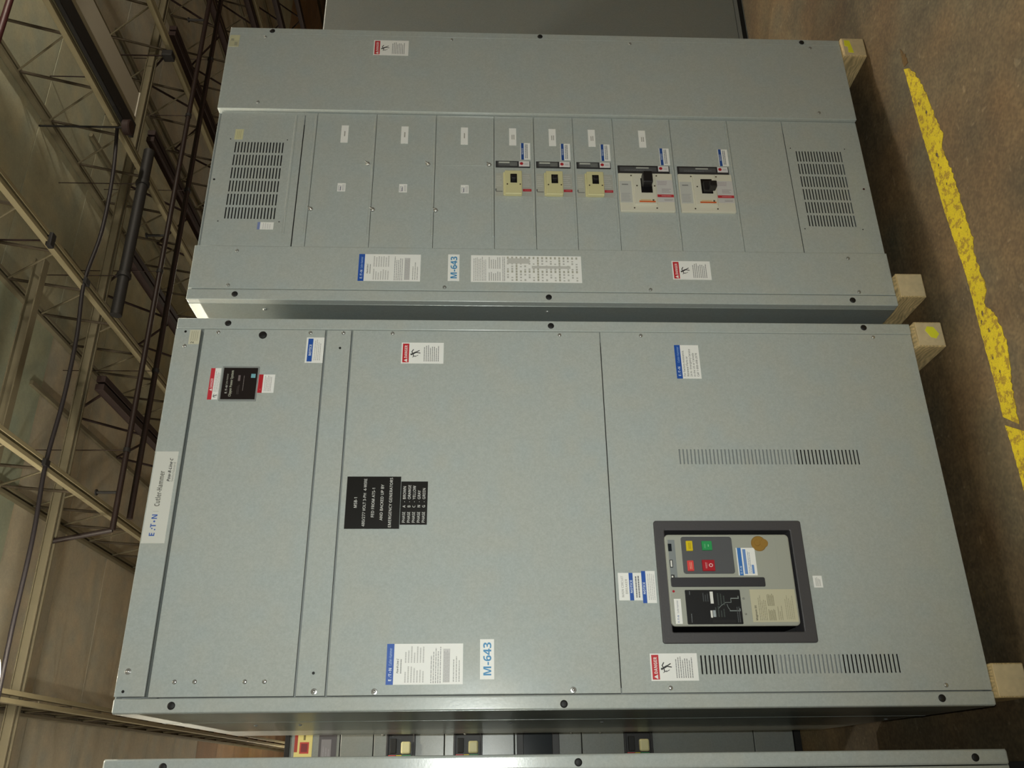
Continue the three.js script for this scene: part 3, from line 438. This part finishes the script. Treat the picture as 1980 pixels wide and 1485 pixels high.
// ---------------------------------------------------------------- A: nearer cabinet with the large breaker
const AW = 1.13;
{
  const t = thing('switchboard_cabinet', 'tall grey cabinet with the large black-framed main breaker and black MSB-1 plate', 'electrical cabinet', -AW, SKID, 0);
  shell(t, AW, 1.27, -0.004, 0.005);
  const flangeL = bx(-0.005, 0.0305, 0, HT, -0.06, 0, 0.0045), flangeR = bx(1.0935, AW, 0, HT, -0.06, 0, 0.0035);
  mesh('flange', flangeL, M.paint, t); mesh('flange', flangeR, M.paint, t);
  const X0 = 0.033, X1 = 1.0925;
  mesh('top_panel', [plate(0.035, X1, 2.2075, HT, -0.012, 0), bx(0.035, X1, 2.2075, 2.2105, -0.04, -0.008, 0)], M.paint, t);
  mesh('door_panel', [plate(X0, X1, 1.8325, 2.199, -0.014, -0.002, [], 0.0018)], M.paint, t);
  mesh('door_panel', [plate(X0, X1, 1.7535, 1.8275, -0.016, -0.003, [], 0.0018)], M.paint, t);
  mesh('door_panel', [plate(X0, X1, 0.9885, 1.7485, -0.014, -0.002, [], 0.0022)], M.paint, t);
  const slots = []; for (let i = 0; i < 48; i++) { slots.push([0.0775, 0.127, 0.2405 + i * 0.01127 - 0.0028, 0.2405 + i * 0.01127 + 0.0028, 0.002]); slots.push([0.660, 0.7075, 0.2445 + i * 0.01127 - 0.0027, 0.2445 + i * 0.01127 + 0.0027, 0.002]); }
  slots.push([0.176, 0.468, 0.476, 0.85]);
  mesh('door_panel', [plate(X0, X1, 0.002, 0.9865, -0.0048, -0.002, slots, 0.0009)], M.paint, t);
  mesh('frame_rail', [bx(X0, X1, 2.185, 2.225, -0.05, -0.03, 0), bx(X0, X1, 1.74, 1.84, -0.06, -0.04, 0), bx(0.02, 0.05, 0, HT, -0.07, -0.05, 0), bx(1.08, 1.11, 0, HT, -0.07, -0.05, 0)], M.inner, t);
  mesh('barrier_plate', [bx(0.6, 0.78, 0.42, 0.80, -0.034, -0.030, 0)], M.inner, t); mesh('barrier_plate', bx(0.05, 0.15, 0.385, 0.56, -0.036, -0.032, 0), M.inner, t);
  // fasteners
  for (const [x, y] of [[1.112, 2.129], [1.112, 1.139], [1.115, 0.15], [0.0125, 2.136], [0.008, 1.139], [0.0135, 0.143]]) put('hole_plug', plugG, M.rubber, t, x, y, 0);
  put('hole_plug', knobG, M.rubber, t, 1.0725, 2.02, -0.002);
  for (const [x, y] of [[1.081, 2.155], [1.033, 2.249], [1.082, 1.877], [1.082, 1.777], [1.082, 1.627], [1.081, 1.113], [1.081, 0.86], [1.082, 0.125], [0.07, 2.137], [0.07, 2.086], [0.069, 1.959], [0.069, 1.909], [0.045, 0.858], [0.046, 0.124]]) put('screw', screwG, M.chrome, t, x, y, y > 2.2 ? 0 : -0.002);
  for (const [x, y, z] of [[0.096, 2.257, 0], [0.0435, 1.781, -0.003], [0.042, 1.627, -0.002], [0.042, 1.113, -0.002]]) put('washer_screw', washerG, M.chrome, t, x, y, z);
  for (const [x, y, z] of [[1.082, 2.253, 0], [1.031, 1.784, -0.003], [0.0475, 2.262, 0], [0.089, 1.786, -0.003]]) put('screw_hole', holeG, M.rubber, t, x, y, z);
  for (const y of [2.05, 1.913, 1.255, 0.966, 0.05]) { const m = put('screw', screwG, M.chrome, t, -0.0055, y, -0.56); m.rotation.y = -Math.PI / 2; }
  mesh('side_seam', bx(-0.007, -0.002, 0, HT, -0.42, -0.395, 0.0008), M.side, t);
  // stickers
  sticker('brand_plate', t, 0.4295, 0.695, 2.2165, 2.2795, 0, P.brand, 'white maker plate with blue lettering');
  sticker('inspection_label', t, 1.039, 1.0875, 2.2075, 2.2395, 0, P.inspect, 'cream inspection label');
  sticker('warning_label', t, 0.858, 0.96, 2.13, 2.16, -0.002, P.dangerStrip, 'narrow red and white danger strip');
  mesh('indicator_window', bx(0.853, 0.966, 2.017, 2.126, -0.003, 0.001, 0.002), M.inner, t);
  sticker('nameplate', t, 0.858, 0.96, 2.021, 2.121, 0.001, P.nameplate, 'glossy black surge-protector nameplate');
  sticker('warning_label', t, 0.8805, 0.94, 1.969, 2.0175, -0.002, P.redCaution, 'small red and white label');
  sticker('notice_label', t, 0.9795, 1.0655, 1.8325, 1.886, -0.0015, P.noticeBig, 'blue-headed NOTICE label');
  sticker('warning_label', t, 0.980, 1.0505, 1.4695, 1.5975, -0.002, P.danger, 'red-headed DANGER label with falling figure');
  sticker('nameplate', t, 0.4695, 0.621, 1.5815, 1.7335, -0.002, P.msb, 'large black MSB-1 nameplate', 0.002);
  sticker('nameplate', t, 0.481, 0.6065, 1.505, 1.5805, -0.002, P.phase, 'black phase-colour nameplate', 0.002);
  sticker('rating_label', t, 0.0585, 0.1605, 1.4, 1.599, -0.002, P.ratingA, 'white rating label with a blue header');
  sticker('tag_label', t, 0.07, 0.171, 1.3185, 1.3555, -0.002, P.m643, 'white label reading M-643 in blue');
  sticker('service_label', t, 0.935, 1.049, 0.684, 0.7595, -0.002, P.service, 'blue and white factory service label');
  sticker('notice_label', t, 0.2705, 0.345, 0.914, 0.9785, -0.002, P.mainTag, 'white main breaker label over a NOTICE strip');
  sticker('notice_label', t, 0.263, 0.350, 0.876, 0.9138, -0.002, P.noticeMain, 'blue NOTICE strip');
  sticker('warning_label', t, 0.0625, 0.1315, 0.7815, 0.907, -0.002, P.danger, 'red-headed DANGER label with falling figure');
  sticker('small_label', t, 0.303, 0.3355, 0.4115, 0.437, -0.002, P.small, 'small white label under the breaker');
  // main breaker
  mesh('breaker_bezel', [plate(0.1555, 0.4895, 0.4515, 0.870, -0.002, 0.009, [[0.1815, 0.4645, 0.4825, 0.8445, 0.006]], 0.003, 0.004), ...[[0.1795, 0.1835, 0.48, 0.847], [0.4625, 0.4665, 0.48, 0.847]].map(a => bx(a[0], a[1], a[2], a[3], -0.06, 0, 0)), bx(0.18, 0.466, 0.479, 0.4835, -0.06, 0, 0), bx(0.18, 0.466, 0.8435, 0.848, -0.06, 0, 0)], M.bezel, t, 'dark plastic breaker frame');
  const zf = 0.02;
  const b = mesh('main_breaker', plate(0.198, 0.447, 0.4965, 0.8455, zf - 0.012, zf, [], 0.004, 0.008), M.device, t, 'grey draw-out main breaker face');
  mesh('breaker_body', plate(0.2, 0.445, 0.4985, 0.8435, -0.1, zf - 0.011, [], 0.001, 0.008), M.black, b);
  mesh('push_panel', plate(0.337, 0.4395, 0.659, 0.801, zf, zf + 0.003, [], 0.0012, 0.006), M.pushPanel, b, 'dark grey push-button panel');
  const btn = (x0, x1, y0, y1, mat, label) => { const m = mesh('push_button', bx(x0, x1, y0, y1, zf + 0.0025, zf + 0.0085, 0.0015), M.black, b); m.material = mat.base; sticker('button_face', m, x0 + 0.001, x1 - 0.001, y0 + 0.001, y1 - 0.001, zf + 0.0085, mat.face).parent; m.userData.label = label; };
  btn(0.399, 0.427, 0.7705, 0.7885, { base: M.yellow, face: P.spring }, 'yellow button'); btn(0.3435, 0.3725, 0.7725, 0.790, { base: M.redLight, face: P.open }, 'orange-red button');
  btn(0.4005, 0.4265, 0.7165, 0.745, { base: M.green, face: P.go }, 'green close button'); btn(0.3435, 0.374, 0.7145, 0.749, { base: M.red, face: P.stop }, 'dark red open button');
  mesh('window_strip', bx(0.324, 0.4315, 0.8185, 0.8375, zf, zf + 0.0006, 0), M.deviceRecess, b);
  mesh('status_window', bx(0.3995, 0.4205, 0.828, 0.838, zf, zf + 0.0016, 0.0005), M.glass, b); mesh('status_window', [bx(0.3545, 0.376, 0.8285, 0.837, zf, zf + 0.0012, 0.0004)], M.black, b);
  mesh('status_flag', bx(0.3565, 0.374, 0.8305, 0.835, zf + 0.001, zf + 0.0018, 0.0003), M.white, b); mesh('status_window', bx(0.320, 0.335, 0.827, 0.8365, zf, zf + 0.0012, 0.0004), M.black, b); mesh('status_flag', bx(0.326, 0.332, 0.8305, 0.835, zf + 0.001, zf + 0.0018, 0.0003), M.white, b);
  mesh('charging_handle', plate(0.3015, 0.327, 0.5795, 0.8385, zf, zf + 0.004, [], 0.0015, 0.003), M.deviceDark, b, 'long dark charging handle');
  mesh('indicator_lamp', cyl(0.0033, 0.0033, 0.002, 14).translate(0.29, 0.8335, zf + 0.001), M.red, b);
  sticker('device_label', b, 0.204, 0.27, 0.816, 0.8345, zf, P.deviceName);
  mesh('trip_unit', plate(0.2025, 0.2935, 0.6525, 0.803, zf, zf + 0.002, [], 0.0008, 0.002), M.black, b); sticker('trip_unit_face', b, 0.2035, 0.2925, 0.6535, 0.802, zf + 0.002, P.trip);
  mesh('display', bx(0.2565, 0.2885, 0.7275, 0.736, zf + 0.0028, zf + 0.004, 0.0006), M.white, b); mesh('display', bx(0.2195, 0.2385, 0.7335, 0.739, zf + 0.0028, zf + 0.004, 0.0006), M.white, b); mesh('plug_slot', bx(0.205, 0.2145, 0.671, 0.736, zf + 0.0028, zf + 0.0038, 0.0004), M.rubber, b);
  sticker('device_label', b, 0.2075, 0.2945, 0.502, 0.6255, zf, P.deviceData, 'beige data label'); sticker('device_label', b, 0.3325, 0.4085, 0.597, 0.6495, zf, P.deviceBlue, 'blue and white label');
  mesh('key_plug', [cyl(0.0215, 0.0195, 0.003, 28).translate(0.4205, 0.583, zf + 0.0015), cyl(0.012, 0.011, 0.0035, 22).translate(0.4215, 0.5685, zf + 0.0018), cyl(0.009, 0.008, 0.002, 18).translate(0.422, 0.588, zf + 0.0038)], M.brass, b, 'brown round interlock cap');
  mesh('ridge', bx(0.333, 0.439, 0.5355, 0.5367, zf, zf + 0.0006, 0), M.device, b);
  for (const [x, y] of [[0.27, 0.644], [0.229, 0.643]]) put('device_screw', share(new THREE.SphereGeometry(0.0028, 10, 8)), M.zinc, b, x, y, zf);
}
skid('timber skid under the right side of the nearer cabinet, with a torn yellow tag', -0.092, -0.005, -1.22, 0.024, [[0.0, 0.028], [0.024, 0.042], [0.026, 0.062], [0.012, 0.07], [-0.012, 0.056], [-0.016, 0.04]].map(([a, c]) => [a, c - 0.012]));
skid('timber skid under the left side of the nearer cabinet, cut by the picture edge', -1.118, -1.03, -1.22, 0.014);

// ---------------------------------------------------------------- B: set-back distribution cabinet
const BX = 0.0868, BZ = -0.0356, BW = 1.156;
{
  const t = thing('switchboard_cabinet', 'tall grey cabinet set back on the right, with two grilles and five moulded breakers', 'electrical cabinet', BX, SKID, BZ);
  shell(t, BW, 1.0, -0.02);
  mesh('flange', bx(0, 0.0375, 0, HT, -0.06, 0, 0.003), M.paint, t); mesh('flange', bx(1.1265, BW, 0, HT, -0.06, 0, 0.003), M.paint, t);
  mesh('side_cover', plate(0.0405, 0.201, 0.001, HT, -0.03, -0.001, [], 0.0025), M.paint, t); mesh('side_cover', plate(0.770, 1.1255, 0.001, HT, -0.03, 0.002, [], 0.0018), M.paint, t);
  mesh('frame_rail', [bx(0.2, 0.77, HT - 0.014, HT - 0.001, -0.06, -0.03, 0), bx(0.03, 0.05, 0, HT, -0.06, -0.035, 0), bx(1.1, 1.13, 0, HT, -0.06, -0.035, 0), bx(0.19, 0.21, 0, HT, -0.06, -0.035, 0), bx(0.755, 0.78, 0, HT, -0.06, -0.035, 0)], M.inner, t);
  const cx0 = 0.203, cx1 = 0.767, zp = -0.012, th = 0.012;
  const grille = (y0, y1) => { const h = []; const py = (y1 - y0) / 16; const px = (0.6385 - 0.3095) / 6; for (let i = 0; i < 16; i++) for (let j = 0; j < 6; j++) h.push([0.3095 + j * px + 0.0035, 0.3095 + (j + 1) * px - 0.0035, y0 + i * py + py * 0.24, y0 + (i + 1) * py - py * 0.24, 0.0015]); return h; };
  const cov = (y0, y1, holes = [], ribs = []) => mesh('cover_plate', [plate(cx0, cx1, y0, y1, zp - (holes.length ? 0.0028 : th), zp, holes, holes.length ? 0.0008 : 0.0015), ...ribs.map(y => bx(cx0 + 0.05, cx1 - 0.012, y - 0.0042, y + 0.0042, zp - 0.003, zp + 0.0035, 0.003))], M.paint, t);
  cov(1.979, HT - 0.014, grille(2.038, 2.21), [2.008]);
  cov(1.9345, 1.976, [], [1.9385]);
  cov(1.7265, 1.9335, [], [1.7305]); cov(1.5165, 1.7255, [], [1.5205]); cov(1.3125, 1.5155, [], [1.317]);
  for (const y of [1.929, 1.752]) { /* mid-height fold of the blank doors is a shallow bead */ }
  for (const [a, c] of [[1.735, 1.928], [1.525, 1.718], [1.322, 1.511]]) mesh('door_bead', bx(0.546, 0.5476, a, c, zp - 0.001, zp + 0.0007, 0), M.paint, t);
  cov(1.1725, 1.3115, [], [1.177]); cov(1.0335, 1.1715, [], [1.0375]); cov(0.8905, 1.0325, [], [0.8945]);
  cov(0.6845, 0.8895, [], [0.689]); cov(0.4755, 0.6835, [], [0.480]); cov(0.2755, 0.4745); cov(0.001, 0.2735, grille(0.0745, 0.244));
  for (const [x, y] of [[0.645, 2.225], [0.645, 2.03], [0.303, 2.225], [0.303, 2.025], [0.646, 0.258], [0.646, 0.062], [0.303, 0.258], [0.303, 0.058]]) put('screw_hole', share(cyl(0.0022, 0.0022, 0.001, 10)), M.rubber, t, x, y, zp);
  for (const [x, y] of [[1.141, 2.13], [1.142, 1.139], [1.141, 0.146], [0.019, 2.133], [0.0185, 1.139], [0.0185, 0.149]]) put('hole_plug', plugG, M.rubber, t, x, y, 0);
  for (const [x, y, z] of [[1.108, 2.152, 0.002], [1.114, 1.469, 0.002], [1.113, 0.803, 0.002], [1.111, 0.119, 0.002], [0.799, 2.145, 0.002], [0.798, 0.135, 0.002], [0.052, 2.158, -0.001], [0.181, 2.145, -0.001], [0.052, 1.473, -0.001], [0.051, 0.808, -0.001], [0.05, 0.122, -0.001], [0.179, 0.136, -0.001]]) put('screw', screwG, M.zinc, t, x, y, z);
  put('screw_hole', holeG, M.rubber, t, 0.472, 2.259, zp); put('screw_hole', holeG, M.redPipe, t, 0.472, 0.024, zp);
  for (const [x, y] of [[0.546, 1.747], [0.549, 1.541], [0.55, 1.33], [0.355, 1.926], [0.356, 1.72], [0.357, 1.51]]) put('door_latch', qturnG, M.chrome, t, x, y, zp);
  for (const y of [2.05, 1.14]) { const m = put('screw', screwG, M.zinc, t, -0.001, y, -0.06); m.rotation.y = -Math.PI / 2; }
  // labels
  const nm = [[1.8345, P.name1], [1.6255, P.name1], [1.4165, P.name1], [1.2465, P.name2], [1.1065, P.name2], [0.967, P.name2], [0.787, P.name2]];
  for (const [y, p] of nm) sticker('circuit_label', t, 0.6375, 0.7125, y - 0.0125, y + 0.0125, zp, p, 'white circuit nameplate', 0.0016);
  for (const y of [1.83, 1.622, 1.413]) sticker('small_label', t, 0.4295, 0.4635, y - 0.0135, y + 0.0135, zp, P.smallBox);
  sticker('inspection_label', t, 0.6435, 0.688, 2.184, 2.2125, zp, P.beigeTag, 'cream label over the grille'); sticker('inspection_label', t, 1.0575, 1.1135, 2.2435, 2.279, 0.002, P.wornTag, 'worn cream label at the top corner');
  sticker('notice_label', t, 0.272, 0.3005, 2.0415, 2.0945, zp, P.blueWhite).visible = true;
  sticker('rating_label', t, 0.0725, 0.1735, 1.552, 1.7515, -0.001, P.ratingB, 'white rating label with a blue header'); sticker('tag_label', t, 0.0755, 0.176, 1.4265, 1.4635, -0.001, P.m643, 'white label reading M-643 in blue');
  sticker('circuit_table', t, 0.073, 0.174, 1.029, 1.389, -0.001, P.table, 'long white table of circuit data');
  sticker('warning_label', t, 0.09, 0.1605, 0.6035, 0.7305, -0.001, P.danger, 'red-headed DANGER label with falling figure'); sticker('warning_label', t, 1.031, 1.1035, 1.626, 1.7535, 0.002, P.danger, 'red-headed DANGER label at the top of the right cover');
  // three small breakers
  [[1.25, 1.203], [1.11, 1.0635], [0.9685, 0.9225]].forEach(([yc, yn], i) => {
    const y = [0, -0.1405, -0.281][i];
    sticker('notice_label', t, 0.576, 0.648, 1.186 + y, 1.220 + y, zp, P.notice, 'blue and white notice');
    const s = mesh('trip_strip', bx(0.54, 0.5675, 1.1875 + y, 1.307 + y, zp, zp + 0.003, 0.001), M.black, t, 'dark window strip with a red trip dot');
    sticker('strip_face', s, 0.5425, 0.5655, 1.19 + y, 1.305 + y, zp + 0.003, P.stripBlk);
    sticker('trip_face', s, 0.543, 0.565, 1.19 + y, 1.2265 + y, zp + 0.0042, P.tripBtn); mesh('trip_button', cyl(0.0035, 0.003, 0.003, 16).translate(0.556, 1.2185 + y, zp + 0.006), M.red, s);
    sticker('breaker_label', t, 0.42, 0.516, 1.281 + y, 1.308 + y, zp, P.brkLeft); sticker('breaker_label', t, 0.42, 0.516, 1.184 + y, 1.2185 + y, zp, P.brkRight);
    sticker('red_label', t, 0.44, 0.45, 1.185 + y, 1.2145 + y, zp + 0.0009, P.redTab, 'small red rating tab');
    const b = mesh('circuit_breaker', [bx(0.419, 0.517, 1.2175 + y, 1.276 + y, zp, zp + 0.017, 0.003), bx(0.421, 0.515, 1.274 + y, 1.2815 + y, zp, zp + 0.009, 0.002)], M.cream, t, 'cream moulded-case breaker');
    mesh('handle_well', bx(0.464, 0.5015, 1.2345 + y, 1.2575 + y, zp + 0.0155, zp + 0.0178, 0.001), M.blackGloss, b); mesh('handle', bx(0.476, 0.490, 1.2385 + y, 1.2535 + y, zp + 0.016, zp + 0.028, 0.002), M.black, b, 'black toggle');
    for (const dy of [-0.022, 0.022]) put('device_screw', share(cyl(0.0026, 0.0026, 0.001, 10)), M.tanDark, b, 0.458, 1.246 + dy + y, zp + 0.0172);
  });
  // two large breakers
  [0, -0.2085].forEach((y, i) => {
    sticker('notice_label', t, 0.562, 0.6345, 0.6965 + y, 0.731 + y, zp, P.notice, 'blue and white notice');
    const s = mesh('trip_strip', bx(0.52, 0.5555, 0.7015 + y, 0.883 + y, zp, zp + 0.004, 0.0015), M.black, t, 'long dark window strip with a red trip dot');
    sticker('strip_face', s, 0.523, 0.552, 0.703 + y, 0.8815 + y, zp + 0.004, P.stripBig); sticker('trip_face', s, 0.53, 0.5525, 0.7055 + y, 0.742 + y, zp + 0.0052, P.tripBtn); mesh('trip_button', cyl(0.0048, 0.004, 0.003, 16).translate(0.542, 0.732 + y, zp + 0.007), M.red, s);
    const b = mesh('circuit_breaker', [plate(0.3585, 0.518, 0.697 + y, 0.885 + y, zp, zp + 0.01, [], 0.002, 0.002), bx(0.382, 0.5125, 0.7575 + y, 0.836 + y, zp + 0.008, zp + 0.017, 0.003)], M.ivory, t, i ? 'ivory breaker, toggle thrown to the right' : 'ivory breaker, toggle up');
    sticker('breaker_label', b, 0.3935, 0.483, 0.8415 + y, 0.8825 + y, zp + 0.01, P.bigLeft); sticker('breaker_label', b, 0.397, 0.489, 0.6985 + y, 0.7545 + y, zp + 0.01, P.bigRight); sticker('breaker_label', b, 0.3905, 0.4025, 0.7645 + y, 0.82 + y, zp + 0.017, P.orange, 'orange-lined rating strip');
    mesh('handle_well', bx(0.4305, 0.491, 0.771 + y, 0.81 + y, zp + 0.0155, zp + 0.0182, 0.001), M.blackGloss, b);
    if (!i) mesh('handle', [bx(0.452, 0.498, 0.774, 0.807, zp + 0.016, zp + 0.05, 0.004)], M.black, b); else mesh('handle', [bx(0.434, 0.474, 0.773 + y, 0.805 + y, zp + 0.016, zp + 0.03, 0.003), bx(0.434, 0.458, 0.766 + y, 0.79 + y, zp + 0.026, zp + 0.055, 0.003)], M.black, b);
    for (const [x, yy] of [[0.507, 0.84], [0.507, 0.752], [0.372, 0.837], [0.372, 0.76], [0.459, 0.824], [0.459, 0.763]]) put('device_screw', share(cyl(0.0028, 0.0028, 0.001, 10)), M.tanDark, b, x, yy + y, zp + (x < 0.47 && x > 0.4 ? 0.0172 : 0.0102));
  });
}
skid('pale timber skid under the left side of the set-back cabinet, without a tag', 0.108, 0.197, -1.05, -0.016);
skid('timber skid under the right side of the set-back cabinet, with a yellow tag', 1.152, 1.241, -1.05, -0.022, [[-0.03, 0.05], [0.03, 0.058], [0.032, 0.078], [0.004, 0.08], [0, 0.068], [-0.028, 0.07]]);

// ---------------------------------------------------------------- C: cabinet at the left edge, only its right flange shows
{
  const w = 1.14, x0 = -1.24 - w;
  const t = thing('switchboard_cabinet', 'grey cabinet at the left edge, only its right flange in view', 'electrical cabinet', x0, SKID, 0);
  shell(t, w, 1.1); mesh('flange', bx(0, 0.037, 0, HT, -0.06, 0, 0.007), M.paint, t); mesh('flange', bx(w - 0.037, w, 0, HT, -0.06, 0, 0.007), M.paint, t);
  for (const [a, c] of [[0.003, 0.985], [0.989, 1.749], [1.753, HT]]) mesh('door_panel', plate(0.039, w - 0.039, a, c, -0.014, -0.002, [], 0.002), M.paint, t);
  for (const y of [2.135, 1.108, 0.088]) { put('hole_plug', plugG, M.rubber, t, w - 0.02, y, 0); put('hole_plug', plugG, M.rubber, t, 0.018, y, 0); }
  mesh('plinth', bx(0.03, w - 0.03, -SKID, 0, -1.05, -0.03, 0.003), M.dullBlack, t);
}
// ---------------------------------------------------------------- D: grey cabinet far right behind
{
  const t = thing('switchboard_cabinet', 'plain grey cabinet with a dimmed door standing well behind the others on the right', 'electrical cabinet', 1.85, 0, -1.05);
  shell(t, 1.1, 0.9); mesh('door_panel', plate(0.006, 1.094, 0.055, HT - 0.004, -0.012, 0, [], 0.003), M.paintDimD, t); mesh('foot_shadow_strip', bx(0.01, 1.09, 0, 0.05, -0.03, -0.012, 0.002), M.dullBlack, t);  // black strip along the foot stands in for the shadow line
  mesh('door_edge', bx(0.004, 1.096, 0.03, 0.052, -0.02, -0.006, 0.001), M.inner, t);
}
// ---------------------------------------------------------------- E: motor control column seen through the gap
{
  const w = 0.56, x0 = -1.5, z = -1.75;
  const t = thing('control_cabinet', 'grey control cabinet with stacked breaker drawers seen through the narrow gap on the left', 'electrical cabinet', x0, 0, z);
  shell(t, w, 0.6); mesh('plinth', bx(0.004, w - 0.004, 0, 0.03, -0.03, -0.004, 0.002), M.dullBlack, t);
  const ys = [0.035, 0.215, 0.985, 1.283, 1.59, 1.9, 2.045, 2.283];
  for (let i = 0; i < ys.length - 1; i++) mesh('drawer_front', plate(0.004, w - 0.004, ys[i] + 0.002, ys[i + 1] - 0.002, -0.014, 0, [], 0.0018), M.paintDimE, t);
  mesh('top_trim', bx(0, w, 2.262, 2.283, -0.02, 0.006, 0.002), M.dullBlack, t);
  sticker('warning_label', t, 0.2, 0.41, 2.165, 2.242, 0, P.yellowWarn, 'yellow and red warning label'); sticker('warning_label', t, 0.17, 0.40, 2.06, 2.137, 0, P.greyPanel, 'dark grey instruction panel');
  const opn = y => {
    const x = 0.327, g = mesh('drawer_switch', [plate(0.25, 0.405, y - 0.064, y + 0.064, 0, 0.012, [[0.2585, 0.3965, y - 0.055, y + 0.055]], 0.002), bx(0.25, 0.405, y - 0.064, y + 0.064, 0.0, 0.002, 0)], M.black, t, 'black handle housing');
    mesh('handle', bx(x - 0.022, x + 0.028, y - 0.045, y - 0.002, 0.002, 0.03, 0.008), M.cream, g, 'cream switch handle'); mesh('handle_bar', bx(x - 0.02, x + 0.04, y + 0.018, y + 0.045, 0.002, 0.02, 0.003), M.rubber, g);
    [[0.02, 0.052, M.redLight], [-0.006, 0.018, M.yellow], [-0.045, -0.008, M.green]].forEach(([a, c, m]) => mesh('indicator_flag', bx(0.289, 0.301, y + a, y + c, 0.002, 0.014, 0.001), m, g));
  };
  opn(1.78); opn(1.487); opn(0.735);
  mesh('drawer_switch', [plate(0.26, 0.42, 1.085, 1.272, 0, 0.012, [[0.285, 0.41, 1.115, 1.245]], 0.002), bx(0.26, 0.42, 1.085, 1.272, 0, 0.002, 0)], M.black, t, 'black switch housing with a smoked window'); mesh('smoked_window', bx(0.285, 0.41, 1.115, 1.245, 0.002, 0.008, 0.001), M.glass, t);
  for (const y of [1.86, 1.5, 1.03, 0.9]) put('screw', screwG, M.chrome, t, 0.385, y, 0);
}
renderer.render(scene, camera);
